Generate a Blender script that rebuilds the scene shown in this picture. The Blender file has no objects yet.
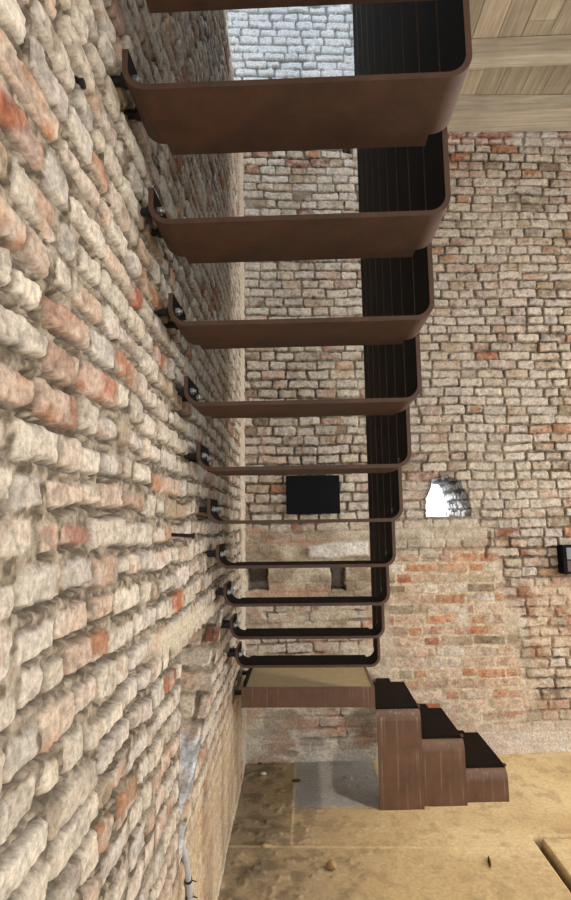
import bpy, bmesh, math, random
import numpy as np
from mathutils import Vector, Matrix

C = bpy.context.scene.collection
rng = np.random.default_rng(7)
random.seed(7)

# ------------------------------------------------------------------ helpers
def s2l(c):
    c = np.asarray(c, float) / 255.0
    return np.where(c <= .04045, c / 12.92, ((c + .055) / 1.055) ** 2.4)

_L = rng.random(65536)
def _h(ix, iy, s):
    n = (ix.astype(np.int64) * 374761393 + iy.astype(np.int64) * 668265263 + s * 974634777)
    n = (n ^ (n >> 13)) * 1274126177
    return _L[(n ^ (n >> 16)) & 65535]
def noise(x, y, s=0):
    ix = np.floor(x); iy = np.floor(y); fx = x - ix; fy = y - iy
    fx = fx * fx * (3 - 2 * fx); fy = fy * fy * (3 - 2 * fy)
    a = _h(ix, iy, s); b = _h(ix + 1, iy, s); c = _h(ix, iy + 1, s); d = _h(ix + 1, iy + 1, s)
    return (a + (b - a) * fx) * (1 - fy) + (c + (d - c) * fx) * fy      # 0..1
def fbm(x, y, s=0, o=4):
    t = 0; a = .5; n = 0
    for k in range(o):
        t = t + a * noise(x * 2 ** k, y * 2 ** k, s + 17 * k); n += a; a *= .5
    return t / n
def sst(a, b, x):
    t = np.clip((x - a) / (b - a), 0, 1)
    return t * t * (3 - 2 * t)
def mix(a, b, t):
    return a + (b - a) * t[..., None]

PAL = s2l([(212,199,181),(204,190,170),(198,188,175),(206,192,179),(200,176,156),(188,158,137),
           (186,138,106),(174,112,84),(154,104,86),(176,156,130),(146,126,106)])

def bricks(u, v, seed, course=.08, lens=((.11,.15,.5),(.18,.25,.5)), wts=None, gap=.010, rough=1., skew=.012, limed=.55, relief=1.):
    """irregular brickwork: returns (face mask 0..1, relief in the brick, colour, signed distance, brick random)"""
    if wts is None: wts = (18,18,14,14,12,8,6,4,2,6,4)
    R = np.random.default_rng(seed)
    sh = u.shape; u = u.ravel(); v = v.ravel()
    vv = v + skew * (fbm(u * 1.6, v * 1.1, seed) - .5) * 2 + .010 * rough * (noise(u * 9, v * 11, seed + 1) - .5)
    uu = u + .014 * rough * (noise(u * 8, v * 13, seed + 2) - .5)
    row = np.floor(vv / course).astype(int); r0, r1 = row.min(), row.max()
    L = np.empty_like(u); Rr = np.empty_like(u); bid = np.empty(u.size, np.int64)
    order = np.argsort(row, kind='stable'); rs = row[order]; st = np.searchsorted(rs, np.arange(r0, r1 + 2))
    umin, umax = uu.min() - .3, uu.max() + .3
    p = np.array([l[2] for l in lens]); p = p / p.sum(); base = 0
    for k, r in enumerate(range(r0, r1 + 1)):
        idx = order[st[k]:st[k + 1]]
        n = int((umax - umin) / .1) + 6
        t = R.choice(len(lens), n, p=p); lo = np.array([l[0] for l in lens])[t]; hi = np.array([l[1] for l in lens])[t]
        e = umin - R.random() * .2 + np.concatenate([[0], np.cumsum(lo + (hi - lo) * R.random(n))])
        j = np.clip(np.searchsorted(e, uu[idx], 'right') - 1, 0, n - 1)
        L[idx] = e[j]; Rr[idx] = e[j + 1]; bid[idx] = base + j; base += n
    rnd = R.random((base + 1, 10))[bid]
    g = gap * (.35 + 1.3 * rnd[:, :4] ** 1.3)
    xl, xr = L + g[:, 0] * .6, Rr - g[:, 1] * .6
    yb, yt = row * course + g[:, 2] * .8, (row + 1) * course - g[:, 3] * .8
    cx, cy = (xl + xr) / 2, (yb + yt) / 2; hx, hy = (xr - xl) / 2, (yt - yb) / 2
    ang = (rnd[:, 4] - .5) * .10 * rough
    px, py = uu - cx, vv - cy
    px, py = px + ang * py, py - ang * px * .6
    rad = np.minimum(.005 + .011 * rnd[:, 5], hy * .9)
    qx, qy = np.abs(px) - (hx - rad), np.abs(py) - (hy - rad)
    sd = np.hypot(np.maximum(qx, 0), np.maximum(qy, 0)) + np.minimum(np.maximum(qx, qy), 0) - rad
    sd = sd + .007 * rough * (fbm(u * 45, v * 45, seed + 5, 3) - .5) * 2
    m = 1 - sst(-.0045, .0025, sd)
    rel = (rnd[:, 6] - .5) * .011 * rough + .05 * (rnd[:, 7] - .5) * px + .10 * (rnd[:, 8] - .5) * py
    rel = rel - .0035 * ((px / hx) ** 2 + (py / hy) ** 2) * .5
    rel = rel + .007 * rough * (fbm(u * 26, v * 26, seed + 6, 4) - .5) * 2
    rel = rel * relief
    w = np.asarray(wts, float); w = np.cumsum(w / w.sum())
    ci = np.searchsorted(w, rnd[:, 9]).clip(0, len(PAL) - 1)
    col = PAL[ci] * (.85 + .3 * rnd[:, 4:5])
    ci2 = np.searchsorted(w, (rnd[:, 9] * 7.3) % 1).clip(0, len(PAL) - 1)
    pat = sst(.5, .68, fbm(u * 13 + rnd[:, 0] * 50, v * 16, seed + 8, 4))
    col = mix(col, PAL[ci2], pat * .6)
    lime = sst(.48, .62, fbm(u * 9 + 3, v * 11, seed + 12, 5))
    col = mix(col, s2l((210, 199, 183)), lime * limed)
    dirt_or_shade = sst(.50, .68, fbm(u * 34, v * 34, seed + 9, 4))
    col = mix(col, col * .55, dirt_or_shade * .65)
    rel = rel - .003 * rough * dirt_or_shade
    return m.reshape(sh), rel.reshape(sh), col.reshape(sh + (3,)), sd.reshape(sh), (py / hy).reshape(sh)

class Grids:
    """several displaced grid patches collected into one mesh with a colour attribute"""
    def __init__(s): s.co = []; s.col = []; s.f = []; s.n = 0
    def add(s, P, col, keep=None, flip=False):
        a, b = P.shape[:2]
        i = np.arange(a * b).reshape(a, b)
        q = np.stack([i[:-1, :-1], i[:-1, 1:], i[1:, 1:], i[1:, :-1]], -1).reshape(-1, 4)
        if flip: q = q[:, ::-1]
        if keep is not None:
            k = keep.ravel(); q = q[k[q].all(1)]
        s.co.append(P.reshape(-1, 3)); s.col.append(np.clip(col.reshape(-1, 3), 0, 1)); s.f.append(q + s.n); s.n += a * b
    def build(s, name, mat):
        co = np.concatenate(s.co).astype(np.float32); col = np.concatenate(s.col).astype(np.float32)
        q = np.concatenate(s.f).astype(np.int32)
        used = np.zeros(len(co), bool); used[q.ravel()] = True
        re = np.cumsum(used) - 1; co = co[used]; col = col[used]; q = re[q].astype(np.int32)
        me = bpy.data.meshes.new(name)
        me.vertices.add(len(co)); me.vertices.foreach_set('co', co.ravel())
        me.loops.add(q.size); me.loops.foreach_set('vertex_index', q.ravel())
        me.polygons.add(len(q))
        me.polygons.foreach_set('loop_start', np.arange(0, q.size, 4, dtype=np.int32))
        me.update(calc_edges=True)
        at = me.color_attributes.new('surface', 'FLOAT_COLOR', 'POINT')
        at.data.foreach_set('color', np.concatenate([col, np.ones((len(col), 1), np.float32)], 1).ravel())
        me.polygons.foreach_set('use_smooth', np.ones(len(q), bool))
        me.materials.append(mat)
        o = bpy.data.objects.new(name, me); C.objects.link(o)
        return o

def structure(o): o['kind'] = 'structure'; return o
def tag(o, label, cat, group=None):
    o['label'] = label; o['category'] = cat
    if group: o['group'] = group
    return o
def thing(name, loc, label, cat, group=None):
    o = bpy.data.objects.new(name, None); o.empty_display_size = .1; C.objects.link(o); o.location = loc
    return tag(o, label, cat, group)
def link(name, bm, mats, parent=None, smooth=False):
    bmesh.ops.recalc_face_normals(bm, faces=bm.faces)
    me = bpy.data.meshes.new(name); bm.to_mesh(me); bm.free()
    for m in (mats if isinstance(mats, (list, tuple)) else [mats]): me.materials.append(m)
    if smooth:
        for p in me.polygons: p.use_smooth = True
    o = bpy.data.objects.new(name, me); C.objects.link(o)
    if parent is not None: o.parent = parent
    return o
def box(bm, x0, x1, y0, y1, z0, z1, mi=0, bev=0.):
    r = bmesh.ops.create_cube(bm, size=1, matrix=Matrix.Translation(((x0+x1)/2, (y0+y1)/2, (z0+z1)/2)) @ Matrix.Diagonal((x1-x0, y1-y0, z1-z0, 1)))
    fs = {f for v in r['verts'] for f in v.link_faces}
    for f in fs: f.material_index = mi
    if bev:
        es = {e for f in fs for e in f.edges}
        bmesh.ops.bevel(bm, geom=list(es), offset=bev, segments=2, affect='EDGES')
def rod(bm, p, q, r, seg=14, r2=None, mi=0):
    p, q = Vector(p), Vector(q); d = q - p
    M = Matrix.Translation((p + q) / 2) @ d.to_track_quat('Z', 'Y').to_matrix().to_4x4()
    res = bmesh.ops.create_cone(bm, cap_ends=True, segments=seg, radius1=r, radius2=r if r2 is None else r2, depth=d.length, matrix=M)
    for v in res['verts']:
        for f in v.link_faces: f.material_index = mi

# ------------------------------------------------------------------ materials
def new_mat(name):
    m = bpy.data.materials.new(name); m.use_nodes = True
    nt = m.node_tree; b = nt.nodes['Principled BSDF']; return m, nt, b
def N(nt, t, **kw):
    n = nt.nodes.new(t)
    for k, v in kw.items():
        if k in n.inputs: n.inputs[k].default_value = v
        else: setattr(n, k, v)
    return n
def coords(nt, scale=(1,1,1)):
    tc = N(nt, 'ShaderNodeTexCoord'); mp = N(nt, 'ShaderNodeMapping'); mp.inputs['Scale'].default_value = scale
    nt.links.new(tc.outputs['Object'], mp.inputs['Vector']); return mp.outputs['Vector']
def nz(nt, vec, scale, detail=6, rough=.6, dist=0):
    n = N(nt, 'ShaderNodeTexNoise', Scale=scale, Detail=detail, Roughness=rough, Distortion=dist)
    nt.links.new(vec, n.inputs['Vector']); return n.outputs['Fac']
def ramp(nt, fac, stops):
    r = N(nt, 'ShaderNodeValToRGB'); e = r.color_ramp.elements
    for i, (p, c) in enumerate(stops):
        if i < 2: el = e[i]; el.position = p
        else: el = e.new(p)
        el.color = (*c, 1)
    nt.links.new(fac, r.inputs['Fac']); return r.outputs['Color']
def mixc(nt, fac, a, b, mode='MIX'):
    n = N(nt, 'ShaderNodeMix', data_type='RGBA', blend_type=mode)
    for s, x in ((0, fac), (6, a), (7, b)):
        if isinstance(x, (int, float)): n.inputs[s].default_value = x
        elif isinstance(x, tuple): n.inputs[s].default_value = (*x, 1)
        else: nt.links.new(x, n.inputs[s])
    return n.outputs[2]
def bump(nt, b, h, strength, dist):
    n = N(nt, 'ShaderNodeBump', Strength=strength, Distance=dist); nt.links.new(h, n.inputs['Height'])
    nt.links.new(n.outputs['Normal'], b.inputs['Normal'])

def masonry(name, sc=1., grain=.30):
    m, nt, b = new_mat(name)
    at = N(nt, 'ShaderNodeVertexColor', layer_name='surface')
    v = coords(nt)
    f1 = nz(nt, v, 70 * sc, 8, .7)
    f2 = nz(nt, v, 260 * sc, 4, .7)
    g = ramp(nt, f1, [(.28, (1 - grain * 1.3,) * 3), (.62, (1 + grain * .35,) * 3)])
    c = mixc(nt, 1., at.outputs['Color'], g, 'MULTIPLY')
    g2 = ramp(nt, f2, [(.3, (.78,) * 3), (.6, (1.06,) * 3)])
    c = mixc(nt, .45, c, g2, 'MULTIPLY')
    nt.links.new(c, b.inputs['Base Color']); b.inputs['Roughness'].default_value = .93
    b.inputs['Specular IOR Level'].default_value = .15
    ad = N(nt, 'ShaderNodeMath', operation='ADD'); nt.links.new(f1, ad.inputs[0]); nt.links.new(f2, ad.inputs[1])
    bump(nt, b, f1, .30, .004 / sc)
    return m

def steel(name, dark, mid, warm, rough=.5, streak=0., spec=.35):
    m, nt, b = new_mat(name)
    v = coords(nt)
    c = ramp(nt, nz(nt, v, 9, 8, .65, .4), [(.30, dark), (.68, mid)])
    c = mixc(nt, ramp(nt, nz(nt, v, 3.1, 7, .7), [(.52, (0,) * 3), (.75, (.8,) * 3)]), c, warm)
    c = mixc(nt, ramp(nt, nz(nt, v, 140, 4, .8), [(.35, (.30,) * 3), (.7, (0,) * 3)]), c, dark)
    if streak:
        vs = coords(nt, (70, 70, 1.1))
        st = ramp(nt, nz(nt, vs, 1.0, 3, .5), [(.54, (0,) * 3), (.72, (1,) * 3)])
        st = mixc(nt, 1., st, ramp(nt, nz(nt, v, 4.3, 3, .5), [(.40, (.1,) * 3), (.58, (1,) * 3)]), 'MULTIPLY')
        sc_ = N(nt, 'ShaderNodeMath', operation='MULTIPLY'); sc_.inputs[1].default_value = streak
        nt.links.new(st, sc_.inputs[0])
        c = mixc(nt, sc_.outputs[0], c, (.26, .20, .17))
    nt.links.new(c, b.inputs['Base Color']); b.inputs['Roughness'].default_value = rough
    b.inputs['Specular IOR Level'].default_value = spec
    bump(nt, b, nz(nt, v, 90, 6, .7), .25, .003)
    return m
def plain(name, col, rough=.6, metal=0., spec=.4, var=.25, sc=40):
    m, nt, b = new_mat(name); v = coords(nt)
    col = np.asarray(col)
    c = ramp(nt, nz(nt, v, sc, 5, .6), [(.3, tuple(col * (1 - var))), (.7, tuple(np.minimum(col * (1 + var), 1)))])
    nt.links.new(c, b.inputs['Base Color']); b.inputs['Roughness'].default_value = rough
    b.inputs['Metallic'].default_value = metal; b.inputs['Specular IOR Level'].default_value = spec
    return m
def timber(name, a, b_, axis):
    m, nt, b = new_mat(name)
    sc = [38, 38, 38]; sc[axis] = 1.6
    v = coords(nt, tuple(sc)); v0 = coords(nt)
    c = ramp(nt, nz(nt, v, 1., 6, .6, .6), [(.3, a), (.66, b_)])
    c = mixc(nt, ramp(nt, nz(nt, v0, 2.6, 5, .6), [(.4, (0,) * 3), (.75, (.55,) * 3)]), c, tuple(np.asarray(a) * .75))
    at = N(nt, 'ShaderNodeVertexColor', layer_name='board')
    c = mixc(nt, 1., c, at.outputs['Color'], 'MULTIPLY') if axis == 1 else c
    nt.links.new(c, b.inputs['Base Color']); b.inputs['Roughness'].default_value = .8
    b.inputs['Specular IOR Level'].default_value = .2
    bump(nt, b, nz(nt, v, 1., 6, .6), .3, .002)
    return m

L3 = lambda *c: tuple(s2l(c))
M_wall = masonry('old_brick', 1., .42)
M_floor = masonry('screed', .7, .22)
M_rust = steel('rusted_steel', L3(64,47,38), L3(90,65,51), L3(112,72,48), .6)
M_face = steel('rusted_steel_face', L3(80,57,44), L3(106,76,57), L3(118,78,52), .5, .7)
M_dark = steel('blackened_steel', L3(18,13,10), L3(27,20,16), L3(35,25,19), .7, 0, .06)
M_black = steel('black_bolt_steel', L3(18,16,15), L3(30,27,25), L3(36,28,24), .5)
M_zinc = plain('zinc_steel', L3(205,205,205), .3, .9)
M_deck = plain('deck_board', L3(140,121,88), .8, var=.12, sc=14)
M_panel = plain('black_panel', L3(13,15,18), .7, spec=.1, var=.1)
M_beam = timber('beam_timber', L3(152,141,125), L3(198,184,162), 0)
M_board = timber('board_timber', L3(164,149,128), L3(206,190,165), 1)
M_grey = plain('grey_plastic', L3(168,170,170), .5, var=.06)
M_lgrey = plain('light_grey_plastic', L3(112,117,120), .6, var=.05)
M_maroon = plain('maroon_plastic', L3(78,52,52), .5, var=.08)
M_tie = plain('black_tie', L3(22,22,22), .5)
M_plaster = plain('pale_plaster', L3(205,198,186), .9, spec=.1, var=.08, sc=6)
M_stone = plain('rubble', L3(150,122,90), .95, spec=.1, var=.3, sc=60)
M_stone_w = plain('pale_rubble', L3(205,198,185), .95, spec=.1, var=.2, sc=60)
M_stone_d = plain('dark_rubble', L3(80,62,48), .95, spec=.1, var=.3, sc=60)

# ------------------------------------------------------------------ left wall
XW = -.45
def xw(Y): return -.430 - .0137 * (Y - 1.2)      # the wall runs slightly away from the stair
def wall_line(X): return 4.545 + .081 * X      # the back wall's plane

ys = []; y = -2.9
while y < 4.56:
    ys.append(y); y += .04 if y < .2 else (.012 if y < .6 else float(np.clip(y * y / 255, .0038, .0095)))
ys.append(4.56)
ys = np.array(ys)
zs = np.concatenate([np.arange(-.02, 3.5, .0048), np.arange(3.5, 7.6, .010)])
Yg, Zg = np.meshgrid(ys, zs)
m, rel, col, sd, rb = bricks(Yg, Zg, 11, course=.078, lens=((.08,.125,.5),(.125,.18,.32),(.19,.25,.18)), gap=.0165, rough=1.0, skew=.02, relief=.62,
                             wts=(20,20,14,14,12,8,6,4,2,6,3))
mort_n = fbm(Yg * 62, Zg * 62, 31, 4)
mort = mix(np.broadcast_to(s2l((168,154,135)), col.shape), s2l((104,92,77)), sst(.32, .68, mort_n))
depth = .004 + .012 * sst(.45, .75, fbm(Yg * 5, Zg * 5, 33, 3))        # how far the joints are raked out
h = m * (rel) + (1 - m) * (-depth + .007 * (mort_n - .5) + .004 * (fbm(Yg * 90, Zg * 90, 32, 3) - .5))
# sandy render smeared over the low far part of the wall
low = sst(.95, .45, Zg + .25 * (fbm(Yg * 3, Zg * 3, 35) - .5)) * sst(1.2, 2.2, Yg + .5 * (fbm(Yg * 4, Zg * 4, 36) - .5)) * .88
strip = sst(4.12, 4.24, Yg + .1 * (fbm(Yg * 3, Zg * 9, 37) - .5))
ledge = sst(.055, .02, np.abs(Zg - (1.405 - .06 * (Yg - 2.2)) + .05 * (fbm(Yg * 6, Zg * 6, 38) - .5))) * sst(1.45, 1.75, Yg) * sst(3.35, 3.1, Yg)
cov = np.maximum(np.maximum(low, strip * .8), ledge * .9)
ren = mix(np.broadcast_to(s2l((196,172,140)), col.shape), s2l((160,136,108)), sst(.35, .7, fbm(Yg * 7, Zg * 3, 39)))
ren = mix(ren, s2l((214,200,178)), np.maximum(strip, ledge))
cc = mix(mort, col, m)
wash = sst(.45, .75, fbm(Yg * 2.2, Zg * 2.2, 40))
cc = mix(cc, s2l((205,194,176)), wash * .35 * (.4 + .6 * m))
cc = mix(cc, ren, np.clip(cov + .25 * cov * (1 - m), 0, 1) * .85)
cc = mix(cc, s2l((215,205,190)), sst(.10, .02, Zg + .05 * fbm(Yg * 9, Zg * 9, 41)) * .7)
h = h * (1 - .75 * cov) + .008 * cov * (fbm(Yg * 12, Zg * 12, 42) - .5)
und = sst(-.75, -.95, rb)
crack = sst(.009, .003, np.abs(sd - .004)) * (1 - cov) * np.clip(sst(.42, .58, fbm(Yg * 9, Zg * 9, 44)) + und * sst(.30, .45, fbm(Yg * 7, Zg * 7, 45)), 0, 1)
h = h - .018 * crack
cc = mix(cc, s2l((84, 72, 60)), crack * (1 - m) * .8)
h = h + .014 * (fbm(Yg * 1.3, Zg * 1.3, 43) - .5)
flare = np.maximum(Zg - 4.95, 0) * .115
Xg = xw(Yg) + h - flare
# the triangular pocket hacked into the wall
def in_pocket(Yv, Zv):
    return (Yv > 2.03) & (Zv < 1.345 + .02 * (noise(Yv * 14, Yv * 0, 5) - .5)) & (Zv > .72 + (Yv - 2.06) * .650 + .03 * (noise(Yv * 12, Zv * 12, 6) - .5))
keep = ~in_pocket(Yg, Zg)
W = Grids()
W.add(np.stack([Xg, Yg, Zg], -1), cc, keep, flip=False)
# the pocket's slanting far jamb, courses showing end on
D = .24
uu = np.linspace(0, 1, 90); tt = np.linspace(-.02, 1.02, 150)
U, T = np.meshgrid(uu, tt)
jx = XW + .016 - U * (D + .016); jz = .70 + T * (1.36 - .70); jy = 2.03 + (jz - .70) / .650
m, rel, jc, sd, _ = bricks(jx, jz, 77, course=.075, lens=((.12,.2,1),), gap=.012, wts=(14,14,4,12,14,14,14,8,4,0,0), limed=.25, relief=.5, rough=.55)
jm = fbm(jx * 40, jz * 40, 78, 4)
jc = mix(mix(np.broadcast_to(s2l((176,162,142)), jc.shape), s2l((110,96,80)), sst(.3, .7, jm)), jc, m)
jc = np.minimum(jc * 1.3, .86)  # jamb colour lightened to stand in for light reaching the pocket
jh = m * rel + (1 - m) * (-.012 + .014 * (jm - .5))
lump = sst(.97, .90, jz + .05 * (jm - .5))
jc = mix(jc, s2l((222,222,224)), lump * sst(.35, .5, fbm(jx * 25, jz * 25, 79, 3)))
jh = jh + lump * .03 * (fbm(jx * 28, jz * 28, 80, 3) - .4)
W.add(np.stack([jx, jy - jh, jz], -1), jc, flip=True)
# the pocket's back, near cheek and top
py, pz = np.meshgrid(np.linspace(1.98, 3.14, 60), np.linspace(.62, 1.40, 50))
W.add(np.stack([XW - D + .02 * fbm(py * 12, pz * 12, 81), py, pz], -1), np.broadcast_to(s2l((170,155,135)), py.shape + (3,)))
px_, pz = np.meshgrid(np.linspace(XW + .010, XW - D, 20), np.linspace(.62, 1.40, 50))
W.add(np.stack([px_, 2.025 - .008 * fbm(px_ * 20, pz * 20, 82), pz], -1), np.broadcast_to(s2l((170,155,135)), px_.shape + (3,)))
px_, py = np.meshgrid(np.linspace(XW - .004, XW - D, 20), np.linspace(2.0, 3.12, 60))
W.add(np.stack([px_, py, 1.35 + .01 * fbm(px_ * 20, py * 20, 83)], -1), np.broadcast_to(s2l((190,176,155)), px_.shape + (3,)), flip=True)
structure(W.build('wall_left', M_wall))

# ------------------------------------------------------------------ back wall
xs = np.concatenate([np.arange(-.80, 2.45, .0065), np.arange(2.45, 4.72, .03)])
zs = np.concatenate([np.arange(-.02, 5.3, .0058), np.arange(5.3, 7.6, .011)])
Xg, Zg = np.meshgrid(xs, zs)
n_edge = fbm(Xg * 5, Zg * 5, 50, 4) - .5
m1, r1, c1, sd1, _ = bricks(Xg, Zg, 21, course=.0775, lens=((.12,.16,.45),(.16,.21,.35),(.22,.27,.2)), gap=.010, rough=1.0, skew=.016,
                            wts=(22,22,18,14,10,6,4,2,2,8,6))
m2, r2, c2, sd2, _ = bricks(Xg, Zg, 22, course=.0805, lens=((.11,.13,.35),(.21,.27,.65)), gap=.012, rough=.7, skew=.006,
                            wts=(2,6,2,5,15,20,20,9,4,14,8), limed=.22)
mn = fbm(Xg * 30, Zg * 30, 51, 4)
mort1 = mix(np.broadcast_to(s2l((150,136,116)), c1.shape), s2l((92,80,68)), sst(.3, .65, mn))
mort2 = mix(np.broadcast_to(s2l((205,190,164)), c1.shape), s2l((176,158,130)), sst(.3, .7, mn))
dp1 = .012 + .018 * sst(.3, .7, fbm(Xg * 4, Zg * 4, 52, 3))
h1 = m1 * r1 + (1 - m1) * (-dp1 + .01 * (mn - .5)); k1 = mix(mort1, c1, m1) * np.array([.84, .83, .82])
h2 = m2 * r2 * .5 + (1 - m2) * (-.003 + .006 * (mn - .5)); k2 = mix(mort2, c2, m2)
# repointed red brickwork low on the right of the stair; old plaster behind the stair
e = n_edge * .22
red = sst(1.60, 1.48, Zg + e) * sst(.42, .52, Xg + e) * sst(1.62, 1.52, Xg - (1.5 - Zg) * .10 + e)
hh = h1 * (1 - red) + h2 * red; kk = mix(k1, k2, red)
rough_r = sst(1.35, 1.2, Zg + e) * sst(1.55, 1.66, Xg - (1.5 - Zg) * .10 + e)
hh = hh + rough_r * .03 * (fbm(Xg * 9, Zg * 9, 53, 4) - .5)
kk = mix(kk, mix(np.broadcast_to(s2l((198,176,152)), kk.shape), s2l((160,122,98)), sst(.4, .6, fbm(Xg * 7, Zg * 9, 54))), rough_r * sst(.3, .5, fbm(Xg * 6, Zg * 6, 55)) * .8)
pl = sst(.60, .50, Xg + e) * sst(1.78, 1.70, Zg + e * .6)
pp = .85 * pl * (1 - .75 * sst(.52, .6, fbm(Xg * 5, Zg * 8, 56, 3)) * sst(1.25, 1.15, Zg))
pp = np.maximum(pp, .93 * sst(.62, .54, Xg + e) * sst(.80, .70, Zg + e) * (1 - .5 * sst(.58, .66, fbm(Xg * 6, Zg * 9, 69, 4))))
halo = sst(.10, .0, np.abs(Zg - 1.66 + .2 * e) - .04) * sst(.5, .7, Xg) * sst(1.6, 1.3, Xg) * .8      # plaster belt over the red bricks
jambp = sst(.07, .0, np.abs(Xg - (.58 + .3 * e)) - .03) * sst(1.3, 1.1, Zg) * .75
foot = sst(.40, .12, Zg + .5 * e + .06 * sst(1.4, .6, Xg)) * .8
spl = sst(.09, .03, np.hypot((Xg - 1.22) * 1.2, (Zg - 1.02) * .5) + .09 * (fbm(Xg * 12, Zg * 12, 57) - .4)) * .9
crackp = sst(.10, .02, np.abs(Xg - (1.60 + (1.2 - Zg) * .16 + .5 * e)) ) * sst(1.25, 1.05, Zg) * .6
cov = np.clip(np.maximum.reduce([pp, halo, jambp, foot, spl, crackp]), 0, 1)
pc = mix(np.broadcast_to(s2l((196,182,160)), kk.shape), s2l((146,130,108)), sst(.38, .62, fbm(Xg * 7, Zg * 7, 58, 5)))
pc = mix(pc, s2l((214,206,196)), np.clip(foot + .8 * spl, 0, 1) * .8)
pc = mix(pc, s2l((120,104,86)), sst(.60, .70, fbm(Xg * 4, Zg * 14, 66, 5)) * pl * .6)
pc = mix(pc, s2l((178,140,116)), sst(.55, .68, fbm(Xg * 5 + 9, Zg * 8, 59, 4)) * pl * .8)
lint = sst(.03, .0, np.maximum(np.abs(Xg - .24 - .0) - .23, np.abs(Zg - 1.555 - .05 * (Xg - .2)) - .045) + .05 * n_edge)
pc = mix(pc, s2l((214,206,194)), lint)
cov = np.maximum(cov, lint)
hp = .020 * (fbm(Xg * 11, Zg * 13, 60, 5) - .5) + .024 * lint * (.4 + fbm(Xg * 14, Zg * 14, 67, 3))
hh = hh * (1 - cov) + hp * cov; kk = mix(kk, pc, cov)
# dark ragged step at the edge of the rough area
ck = sst(.018, .004, np.abs(Xg - (1.455 - .35 * np.clip(1.60 - Zg, 0, .1)) + .03 * n_edge)) * sst(1.70, 1.66, Zg) * sst(1.46, 1.5, Zg)
hh = hh - .03 * ck
# grime and pale wash
kk = mix(kk, s2l((205,194,176)), sst(.5, .78, fbm(Xg * 1.8, Zg * 1.8, 61)) * .3 * (1 - red))
# top courses under the ceiling: redder, with white joints
top = sst(5.02, 5.07, Zg) * sst(5.22, 5.18, Zg) * sst(.6, .7, Xg)
kk = mix(kk, mix(np.broadcast_to(s2l((200,192,180)), kk.shape), s2l((150,96,76)), m2 * sst(.40, .55, fbm(Xg * 3, Zg * .5, 62))), top * .85)
# upper storey: daylight brightness painted in as paler bricks and joints
up = sst(5.2, 5.35, Zg)
kk = mix(kk, s2l((216,216,216)), up * .75 * m1)
kk = mix(kk, s2l((150,148,146)), up * .6 * (1 - m1))
hh = hh + .02 * (fbm(Xg * 1.2, Zg * 1.2, 63) - .5)
# plinth at the foot behind the landing
hh = hh + .02 * sst(.155, .145, Zg) * sst(.6, .5, Xg)
# put-log pockets
for (a, b, c, d, dd) in ((-.462, -.312, 1.262, 1.43, .13), (.185, .297, 1.25, 1.45, .16), (.375, .455, 4.93, 5.06, .18)):
    q = np.maximum(np.abs(Xg - (a + b) / 2) - (b - a) / 2, np.abs(Zg - (c + d) / 2) - (d - c) / 2) + .028 * (fbm(Xg * 20, Zg * 20, 68, 3) - .5)
    t = sst(.004, -.006, q)
    hh = hh * (1 - t) - dd * t
    kk = mix(kk, mix(np.broadcast_to(s2l((150,140,130)), kk.shape), s2l((96,88,80)), sst(.4, .6, fbm(Xg * 12, Zg * 14, 75))), t)
Yg = wall_line(Xg) - hh
HOLE = [(.965,1.812),(.972,1.95),(1.018,2.04),(1.022,2.103),(1.09,2.105),(1.115,2.13),(1.15,2.135),(1.18,2.09),(1.25,2.085),(1.262,2.03),(1.30,1.99),(1.302,1.94),(1.318,1.90),(1.318,1.812)]
def in_poly(X, Z, P):
    r = np.zeros(X.shape, bool)
    for (x0, z0), (x1, z1) in zip(P, P[1:] + P[:1]):
        c = (z0 > Z) != (z1 > Z)
        r ^= c & (X < (x1 - x0) * (Z - z0) / (z1 - z0 + 1e-12) + x0)
    return r
keep = ~in_poly(Xg + .012 * (fbm(Xg * 20, Zg * 20, 64) - .5), Zg + .012 * (fbm(Xg * 20, Zg * 20, 65) - .5), HOLE)
B = Grids()
B.add(np.stack([Xg, Yg, Zg], -1), kk, keep)
# brick reveal running through the thick wall around the ragged breach
TH = .85
hp_ = np.array(HOLE + HOLE[:1]); seg = np.hypot(*np.diff(hp_, axis=0).T); cum = np.concatenate([[0], np.cumsum(seg)])
sU = np.linspace(0, cum[-1], 360); hx_ = np.interp(sU, cum, hp_[:, 0]); hz_ = np.interp(sU, cum, hp_[:, 1])
dU = np.linspace(-.01, TH, 130)
S, Dp = np.meshgrid(sU, dU)
HX = np.interp(S, cum, hp_[:, 0]); HZ = np.interp(S, cum, hp_[:, 1])
m, rel, rc, sd, _ = bricks(Dp + 3, HZ + .15 * (HX - 1.1), 91, course=.066, lens=((.09,.13,1),), gap=.014, wts=(20,20,20,14,8,4,2,1,1,4,2))
rc = mix(np.broadcast_to(s2l((110,104,98)), rc.shape), mix(rc, s2l((232,232,232)), np.full(m.shape, .8)), m)  # bricks whitened to paint in the daylight flooding the breach
off = .028 + (-(m * rel + (1 - m) * -.028)) * sst(-.01, .05, Dp)
cxh, czh = 1.14, 1.96
dx, dz = HX - cxh, HZ - czh; dl = np.hypot(dx, dz)
HX2 = HX + dx / dl * (off - .018); HZ2 = HZ + dz / dl * (off - .018)
B.add(np.stack([HX2, wall_line(HX2) + Dp, HZ2], -1), rc)
structure(B.build('wall_back', M_wall))

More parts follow.
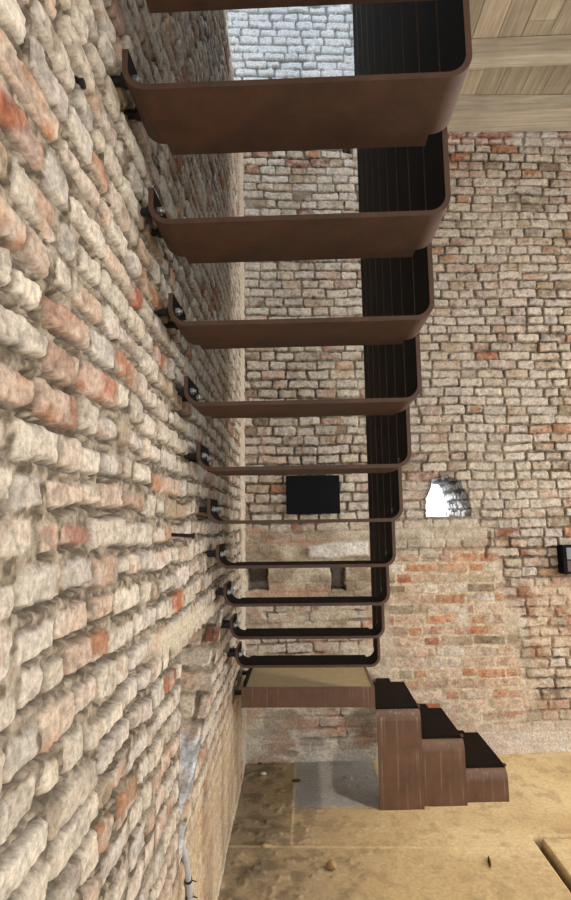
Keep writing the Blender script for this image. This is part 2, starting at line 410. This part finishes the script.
# ------------------------------------------------------------------ floor
xs = np.concatenate([np.arange(-.62, 2.5, .0075), np.arange(2.5, 4.9, .06)])
ysf = np.concatenate([np.arange(-3.1, 2.6, .06), np.arange(2.6, 4.85, .0075)])
Xg, Yg = np.meshgrid(xs, ysf)
f1 = fbm(Xg * 2.3, Yg * 2.3, 70, 5); f2 = fbm(Xg * 14, Yg * 14, 71, 5)
fc = mix(np.broadcast_to(s2l((208,184,142)), Xg.shape + (3,)), s2l((188,162,120)), sst(.35, .65, f1))
fc = mix(fc, s2l((160,136,102)), sst(.52, .72, f2) * .5)
# trodden dirt with shade painted in, towards the left wall and under the stair
dirt_or_shade = sst(.75, -.30, Xg + .5 * (f1 - .5) * 2) * .85
fc = mix(fc, mix(np.broadcast_to(s2l((140,123,100)), fc.shape), s2l((104,92,76)), sst(.4, .65, f2)), dirt_or_shade)
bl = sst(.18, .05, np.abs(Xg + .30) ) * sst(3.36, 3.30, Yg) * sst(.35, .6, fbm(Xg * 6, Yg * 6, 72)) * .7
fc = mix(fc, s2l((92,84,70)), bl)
# grey patch painting in the bluish shade beneath the landing
pt = sst(-.13, -.09, Xg + .02 * (f2 - .5)) * sst(.48, .44, Xg) * sst(3.80, 3.87, Yg + .06 * (f2 - .5))
fc = mix(fc, mix(np.broadcast_to(s2l((176,176,176)), fc.shape), s2l((150,150,149)), sst(.3, .75, f1)), pt * .85)
sm = np.maximum(sst(.016, .004, np.abs(Yg - 3.40 + .012 * (f2 - .5))), sst(.010, .003, np.abs(Xg + .115 + .01 * (f2 - .5))) * sst(3.40, 3.42, Yg))
fc = mix(fc, s2l((216,190,144)), sm * .4)
fc = mix(fc, fc * .82, sst(3.40, 3.30, Yg) * sst(3.2, 3.38, Yg) * .0)
fh = .005 * (f2 - .5) + .004 * (fbm(Xg * 40, Yg * 40, 73, 3) - .5) + .012 * sst(.62, .74, fbm(Xg * 15, Yg * 15, 74, 4)) * dirt_or_shade + .002 * sm
# narrow open joint around the inspection cover in the screed
gx = np.maximum(np.abs(Xg - 1.262) - .022, Yg - 3.505); gy = np.maximum(np.abs(Yg - 3.512) - .009, 1.242 - Xg)
gr = sst(.006, -.004, np.minimum(np.maximum(gx, 2.0 - Yg), np.maximum(gy, Xg - 2.6)))
fh = fh * (1 - gr) - .09 * gr
fc = mix(fc, s2l((40,30,23)), gr)
# a short gouge
th = np.radians(-62); lx = (Xg - .93) * np.cos(th) + (Yg - 3.27) * np.sin(th); ly = -(Xg - .93) * np.sin(th) + (Yg - 3.27) * np.cos(th)
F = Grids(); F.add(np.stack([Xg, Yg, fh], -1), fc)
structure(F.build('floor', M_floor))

# ------------------------------------------------------------------ rest of the shell (beyond the frame) and the timber ceiling
bm = bmesh.new()     # right wall with two tall windows
def wall_with_openings(bm, fixed, axis, a0, a1, z0, z1, holes, th):
    A = sorted({a0, a1, *[h[0] for h in holes], *[h[1] for h in holes]}); Z = sorted({z0, z1, *[h[2] for h in holes], *[h[3] for h in holes]})
    for i in range(len(A) - 1):
        for j in range(len(Z) - 1):
            ca, cz = (A[i] + A[i+1]) / 2, (Z[j] + Z[j+1]) / 2
            if any(h[0] < ca < h[1] and h[2] < cz < h[3] for h in holes): continue
            if axis == 'y': box(bm, fixed, fixed + th, A[i], A[i+1], Z[j], Z[j+1])
            else: box(bm, A[i], A[i+1], fixed - th, fixed, Z[j], Z[j+1])
WIN_R = [(-.6, 1.6, 1.1, 3.3), (2.3, 3.9, 1.1, 3.3)]
WIN_F = [(.6, 2.6, .7, 2.7)]
wall_with_openings(bm, 4.6, 'y', -3.0, 4.95, 0, 7.6, WIN_R + [(1.2, 4.0, 5.9, 7.2)], .35)
structure(link('wall_right', bm, M_plaster))
bm = bmesh.new(); wall_with_openings(bm, -2.9, 'x', -.9, 4.95, 0, 7.6, WIN_F, .35)
structure(link('wall_front', bm, M_plaster))

bm = bmesh.new(); cl = bm.loops.layers.color.new('board')
x = .56
while x < 4.6:
    w = .185 + random.uniform(-.02, .02); y = -2.9 + random.uniform(-1.2, 0)
    while y < 4.9:
        ln = random.uniform(1.8, 3.2); y0, y1 = max(y, -2.9), min(y + ln, 4.93)
        if y1 - y0 > .05:
            nf = len(bm.faces); box(bm, x, min(x + w, 4.6) - .004, y0, y1 - .003, 5.29, 5.32); bm.faces.ensure_lookup_table()
            t = random.uniform(.78, 1.05)
            for f in bm.faces[nf:]:
                for l in f.loops: l[cl] = (t, t * random.uniform(.985, 1.0), t * .98, 1)
        y += ln
    x += w
box(bm, .56, 4.6, -2.9, 4.93, 5.325, 5.40)
bm.faces.ensure_lookup_table()
structure(link('ceiling', bm, M_board))
bm = bmesh.new(); box(bm, -.95, 4.95, -3.2, 1.4, 7.6, 7.7); box(bm, -.95, 4.95, 3.0, 5.1, 7.6, 7.7); box(bm, -.95, -.45, 1.4, 3.0, 7.6, 7.7); box(bm, .65, 4.95, 1.4, 3.0, 7.6, 7.7); structure(link('ceiling.001', bm, M_plaster))

beam_l = {3.82: 'weathered grey timber ceiling beam standing clear of the brick wall',
          4.345: 'weathered timber ceiling beam running along the top of the brick wall'}
for y0, d in ((3.82, .125), (4.345, .27)):
    bm = bmesh.new(); box(bm, .57, 4.62, y0, y0 + d, 5.145, 5.288, 0, .006)
    if y0 > 4:
        for v in bm.verts: v.co.y += .081 * (v.co.x - .57) * .55
    tag(link('ceiling_beam', bm, M_beam), beam_l[y0], 'beam', 'timber beams under the board ceiling')

# ------------------------------------------------------------------ steel stair
XL, XR, TK = -.405, .395, .014
G, RISE, Y1, Z1 = .2325, .198, 1.178, 2.772
def arc(cx, cz, r, a0, a1, n=22):
    return [(cx + r * math.cos(math.radians(a0 + (a1 - a0) * i / n)), cz + r * math.sin(math.radians(a0 + (a1 - a0) * i / n))) for i in range(n + 1)]
def extrude_profile(bm, outer, inner, y0, y1, mo=0, mi=1):
    """a bent plate: outer and inner outlines swept from y0 to y1"""
    n = len(outer)
    V = [[bm.verts.new((p[0], y, p[1])) for p in line] for y in (y0, y1) for line in (outer, inner)]
    o0, i0, o1, i1 = V
    for k in range(n - 1):
        for q, mt in (((o0[k], o0[k+1], o1[k+1], o1[k]), mo), ((i0[k], i0[k+1], i1[k+1], i1[k]), mi),
                      ((o0[k], o0[k+1], i0[k+1], i0[k]), mo), ((o1[k], o1[k+1], i1[k+1], i1[k]), mo)):
            bm.faces.new(q).material_index = mt
    for k in (0, n - 1): bm.faces.new((o0[k], o1[k], i1[k], i0[k])).material_index = mo
def step_plate(z_under, top):
    """profile round the U: upturn by the wall, tread, tall hanger on the right; z_under is the underside"""
    r = .058; w = XR - XL
    o = [(XL, .105)] + arc(XL + r, r, r, 180, 270) + arc(XR - r, r, r, 270, 360) + [(XR, top - z_under)]
    ri = r - TK
    i = [(XL + TK, .105)] + arc(XL + r, r, ri, 180, 270) + arc(XR - r, r, ri, 270, 360) + [(XR - TK, top - z_under)]
    return o, i
stair = thing('staircase', (0, 0, 0), 'hanging flight of bent rust-brown steel steps bolted along the left brick wall', 'staircase')
bmb = bmesh.new(); rod(bmb, (XW - .04, 0, 0), (XL + .002, 0, 0), .0125, 16); rod(bmb, (XL - .012, 0, 0), (XL + .001, 0, 0), .019, 6)
stud_me = None
for k in range(-5, 10):
    y0 = Y1 + k * G; zt = Z1 - k * RISE - TK / 2
    bm = bmesh.new()
    o, i = step_plate(zt, 5.75)
    extrude_profile(bm, o, i, 0, .190)
    box(bm, XR - TK, XR, .1895, .217, .060, 5.75 - zt, 1)
    nf = len(bm.faces)
    box(bm, XL + .062, XR - .060, .1895, .236, .0002, TK - .0002)
    bm.faces.ensure_lookup_table(); bm.normal_update()
    for f in bm.faces[nf:]: f.material_index = 1 if f.normal.z > .5 else 0
    st = link('step', bm, [M_rust, M_dark], stair); st.location = (0, y0, zt)
    for dy in (.045, .155):
        if stud_me is None:
            s = link('wall_bolt', bmb, M_black, st); stud_me = s.data
            b2 = bmesh.new(); rod(b2, (XL + TK - .001, 0, 0), (XL + TK + .011, 0, 0), .0125, 6); rod(b2, (XL + TK + .011, 0, 0), (XL + TK + .019, 0, 0), .0065, 12)
            hd = link('bolt_head', b2, M_zinc, s); head_me = hd.data
            hd['label'] = 'bright zinc bolt head'
        else:
            s = bpy.data.objects.new('wall_bolt', stud_me); C.objects.link(s); s.parent = st
            hd = bpy.data.objects.new('bolt_head', head_me); C.objects.link(hd); hd.parent = s
            hd['label'] = 'bright zinc bolt head'
        s.location = (0, dy, .062)

# landing
lz = .792
land = thing('landing', (0, 3.9, lz), 'flat steel-framed landing with a tan deck below the hanging steps', 'landing')
Y0, Y2 = 3.575 - 3.9, 4.30 - 3.9
bm = bmesh.new()
def ring(x0, x1, y0, y1, z): return [bm.verts.new(p) for p in ((x0, y0, z), (x1, y0, z), (x1, y1, z), (x0, y1, z))]
ra, rb_ = ring(XL - .003, XR - .004, Y0, Y2, -.112), ring(XL + .009, XR - .016, Y0 + .012, Y2 - .012, -.112)
rc_, rd = ring(XL - .003, XR - .004, Y0, Y2, .004), ring(XL + .009, XR - .016, Y0 + .012, Y2 - .012, .004)
for k in range(4):
    n = (k + 1) % 4
    for q in ((ra[k], ra[n], rc_[n], rc_[k]), (rb_[k], rb_[n], rd[n], rd[k]), (rc_[k], rc_[n], rd[n], rd[k]), (ra[k], ra[n], rb_[n], rb_[k])): bm.faces.new(q)
link('frame', bm, M_face, land)
bm = bmesh.new(); box(bm, XL + .0092, XL + .021, Y0 + .0121, Y2 - .0121, -.112, .034)
link('wall_flange', bm, M_dark, land)
for yy in (Y0 + .13, Y2 - .13):
    bm = bmesh.new(); rod(bm, (xw(4) - .04, yy, -.06), (XL - .002, yy, -.06), .016); link('wall_bolt', bm, M_black, land)
bm = bmesh.new(); box(bm, XL + .0212, XR - .0161, Y0 + .0125, Y2 - .0125, -.045, -.002, 0); d = link('deck', bm, M_deck, land); d['label'] = 'tan boarded deck'

# three bent-plate steps standing on the floor
def floor_step(x0, yf, yb, top, label):
    """plate folded up from the floor, over the tread and down again at the back"""
    r = .075; w = yb - yf
    o = [(0, 0)] + arc(r, top - r, r, 180, 90) + [(w, top)]
    ri = r - .012
    i = [(.012, 0)] + arc(r, top - r, ri, 180, 90) + [(w, top - .012)]
    bm = bmesh.new(); extrude_profile(bm, o, i, 0, .278, 0, 2)
    for v in bm.verts: v.co = (v.co.y, v.co.x + .05 * v.co.y, v.co.z)
    bm.normal_update(); bmesh.ops.recalc_face_normals(bm, faces=bm.faces); bm.normal_update()
    for f in bm.faces:
        if f.material_index == 0 and f.normal.z > .86: f.material_index = 1
    o = link('floor_step', bm, [M_face, M_dark, M_dark]); o.location = (x0, yf, 0)
    tag(o, label, 'step', 'bent steel plinth steps on the floor')
    b2 = bmesh.new(); box(b2, .268, .285, .055, .080, top - .004, top + .010, 0, .002)
    tb = link('corner_tab', b2, M_rust, o)
    b3 = bmesh.new(); box(b3, .09, .19, w - .02, wall_line(x0) - yf + .05, top - .035, top - .0125); link('wall_bracket', b3, M_dark, o)
    return o
floor_step(.424, 3.803, 4.435, .594, 'tallest rust-brown bent steel step on the floor, beside the landing')
floor_step(.7015, 3.852, 4.47, .396, 'middle-height bent steel step on the floor between its taller and lower neighbours')
floor_step(.979, 3.905, 4.545, .198, 'lowest bent steel step on the floor, rightmost of the three')

# ------------------------------------------------------------------ small things
bm = bmesh.new(); box(bm, -.152, .271, -.012, .012, 1.842, 2.146, 0, .003)
o = link('wall_panel', bm, M_panel); o.location = (.06 * 0, wall_line(.06) - .035, 0); o.rotation_euler = (0, 0, math.atan(.081))
tag(o, 'plain black rectangular panel fixed on the back brick wall behind the stair', 'panel')

eb = thing('electrical_box', (2.15, wall_line(2.15) - .01, 1.345), 'dark box with a light grey upper panel on the back wall at right edge', 'electrical box')
eb.rotation_euler = (0, 0, math.atan(.081))
bm = bmesh.new(); box(bm, -.145, .145, -.07, .02, 0, .225, 0, .008); link('housing', bm, M_panel, eb)
bm = bmesh.new(); box(bm, -.115, .125, -.078, -.068, .115, .205, 0, .002); q = link('upper_panel', bm, M_lgrey, eb); q['label'] = 'light grey upper panel'
bm = bmesh.new(); box(bm, -.115, .125, -.076, -.068, .02, .105, 0, .002); q = link('lower_panel', bm, M_maroon, eb); q['label'] = 'dark maroon lower panel'

# conduit coming out of the pocket in the left wall
pts = [(-.54,2.13,.84),(-.485,2.10,.775),(-.452,2.09,.71),(-.440,2.115,.64),(-.436,2.15,.56),(-.434,2.185,.46),(-.434,2.20,.25),(-.434,2.21,.0)]
cu = bpy.data.curves.new('conduit', 'CURVE'); cu.dimensions = '3D'; cu.bevel_depth = .0115; cu.bevel_resolution = 4; cu.use_fill_caps = True
sp = cu.splines.new('NURBS'); sp.points.add(len(pts) - 1); sp.use_endpoint_u = True; sp.order_u = 3
for p, q in zip(sp.points, pts): p.co = (*q, 1)
tmp = bpy.data.objects.new('tmp', cu); C.objects.link(tmp)
dg = bpy.context.evaluated_depsgraph_get(); me = bpy.data.meshes.new_from_object(tmp.evaluated_get(dg)); bpy.data.objects.remove(tmp)
me.name = 'conduit'; me.materials.clear(); me.materials.append(M_grey)
for p in me.polygons: p.use_smooth = True
con = bpy.data.objects.new('conduit', me); C.objects.link(con)
tag(con, 'grey flexible conduit running down from the pocket in the left brick wall', 'conduit')
for (py, pz) in ((2.158, .54), (2.18, .475)):
    bm = bmesh.new(); rod(bm, (-.4355, py - .002, pz + .005), (-.4355, py + .002, pz - .005), .0135, 16)
    rod(bm, (-.425, py, pz), (-.410, py + .012, pz - .012), .002, 6)
    link('cable_tie', bm, M_tie, con)

def peg(y, z, ln, dz, label):
    bm = bmesh.new(); rod(bm, (xw(y) - .03, y, z), (xw(y) + ln, y - .01, z + dz), .006, 10); rod(bm, (xw(y) + ln - .004, y - .01, z + dz), (xw(y) + ln + .002, y - .0101, z + dz), .010, 10)
    return tag(link('iron_peg', bm, M_black), label, 'peg', 'iron pegs in the left wall')
peg(1.87, 1.745, .075, -.006, 'rusty iron peg sticking out of the left wall below the hanging steps')
peg(1.00, 2.66, .012, -.035, 'short iron peg high in the left wall beside the largest upper step')

bm = bmesh.new(); box(bm, -.018, .018, -.03, .03, -.11, .11, 0, .003)
o = link('timber_batten', bm, M_beam); o.location = (.478, wall_line(.478) - .035, 4.97)
tag(o, 'short upright timber batten on the back wall beside the upper hanger plates', 'batten')

def stone(x, y, r, sq, mat, label, rot=0):
    bm = bmesh.new(); bmesh.ops.create_icosphere(bm, subdivisions=3, radius=1)
    s = random.randint(0, 9999)
    for v in bm.verts:
        c = v.co; n = noise(np.array([c.x * 1.7 + c.z * 1.1 + s]), np.array([c.y * 1.7 - c.z * .9 + s * .3]), s)[0]
        n2 = noise(np.array([c.x * 4 + c.z + s]), np.array([c.y * 4 - c.z]), s)[0]
        v.co = Vector((c.x * sq[0], c.y * sq[1], c.z * sq[2])) * r * (.65 + .5 * n + .25 * n2)
    zmin = min(v.co.z for v in bm.verts)
    o = link('rubble_stone', bm, mat, None, False); o.location = (x, y, -zmin - .004); o.rotation_euler = (0, 0, rot)
    return tag(o, label, 'stone', 'loose rubble on the floor')
stone(.096, 3.195, .026, (1, .9, .9), M_stone, 'brown lump of rubble on the sandy floor, biggest of the loose pieces')
stone(.925, 3.26, .045, (.16, 1, .22), M_stone_d, 'long thin dark sliver lying on the sandy floor before the lowest steps', -.2)
stone(-.335, 4.30, .020, (1, .8, .6), M_stone_w, 'pale chip of plaster on the floor close to the left wall')
stone(-.10, 4.20, .022, (1.3, .7, .5), M_stone_d, 'flat dark chip on the floor below the front of the landing')
stone(-.375, 4.10 + .38, .014, (1.2, .8, .6), M_stone_d, 'tiny dark chip on the floor against the back wall corner')

# ------------------------------------------------------------------ light
W = bpy.data.worlds.new('World'); bpy.context.scene.world = W; W.use_nodes = True
nt = W.node_tree; bg = nt.nodes['Background']; bg.inputs['Color'].default_value = (.80, .90, 1.0, 1); bg.inputs['Strength'].default_value = 5.0
def area(name, loc, target, sx, sy, power, col):
    l = bpy.data.lights.new(name, 'AREA'); l.shape = 'RECTANGLE'; l.size = sx; l.size_y = sy; l.energy = power; l.color = col
    o = bpy.data.objects.new(name, l); C.objects.link(o); o.location = loc
    o.rotation_euler = (Vector(target) - Vector(loc)).to_track_quat('-Z', 'Y').to_euler(); return o
area('window_and_fill_light', (4.55, .5, 2.2), (0, .5, 2.2), 2.2, 2.2, 85, (1, .96, .90))
area('window_and_fill_light', (4.55, 3.1, 2.2), (0, 3.1, 2.2), 1.6, 2.2, 120, (1, .96, .90))
area('window_and_fill_light', (1.6, -2.85, 1.7), (1.6, 0, 1.7), 2.0, 2.0, 90, (1, .96, .90))  # unseen front window, its lamp added as fill light
area('skylight_daylight', (.1, 2.2, 7.5), (.1, 4.4, 5.6), 1.0, 1.4, 105, (.66, .82, 1))

sn = bpy.data.lights.new('sun', 'SUN'); sn.energy = 7; sn.angle = .01; sn.color = (1, .97, .93)
sno = bpy.data.objects.new('sun', sn); C.objects.link(sno); sno.location = (-6, 16, 8); sno.rotation_euler = Vector((.45, -.9, -.3)).to_track_quat('-Z', 'Y').to_euler()
sp = bpy.data.lights.new('ceiling_spot_lamp', 'SPOT'); sp.energy = 620; sp.color = (1, .90, .74); sp.spot_size = math.radians(58); sp.spot_blend = .9; sp.shadow_soft_size = .12
so = bpy.data.objects.new('ceiling_spot_lamp', sp); C.objects.link(so); so.location = (2.5, 2.0, 5.05)
so.rotation_euler = (Vector((1.25, 3.0, 0)) - so.location).to_track_quat('-Z', 'Y').to_euler()

# ------------------------------------------------------------------ camera
f, pi, ro, ya = 570.0, .1269, .0144, -.0339
def ray(x, y):
    c, s = math.cos(ro), math.sin(ro); x, y = c*x - s*y, s*x + c*y
    d, X, u = 1., x / f, -y / f
    c, s = math.cos(pi), math.sin(pi); Y, Z = d*c - u*s, d*s + u*c
    c, s = math.cos(ya), math.sin(ya); return Vector((c*X + s*Y, -s*X + c*Y, Z))
fw = ray(0, 0); rt = (ray(1, 0) - fw).normalized(); upv = (ray(0, -1) - fw).normalized(); fw.normalize()
cam = bpy.data.cameras.new('camera'); cam.sensor_width = 36; cam.sensor_fit = 'AUTO'; cam.lens = 36 * f / 900; cam.clip_start = .02
co = bpy.data.objects.new('camera', cam); C.objects.link(co)
Mx = Matrix((rt, upv, -fw)).transposed().to_4x4(); Mx.translation = (0, 0, 1.777); co.matrix_world = Mx
sc = bpy.context.scene; sc.camera = co
vs = sc.view_settings; vs.view_transform = 'Standard'; vs.look = 'None'; vs.gamma = 1; vs.use_curve_mapping = False; vs.exposure = -0.22
sc.cycles.max_bounces = 8; sc.cycles.diffuse_bounces = 4
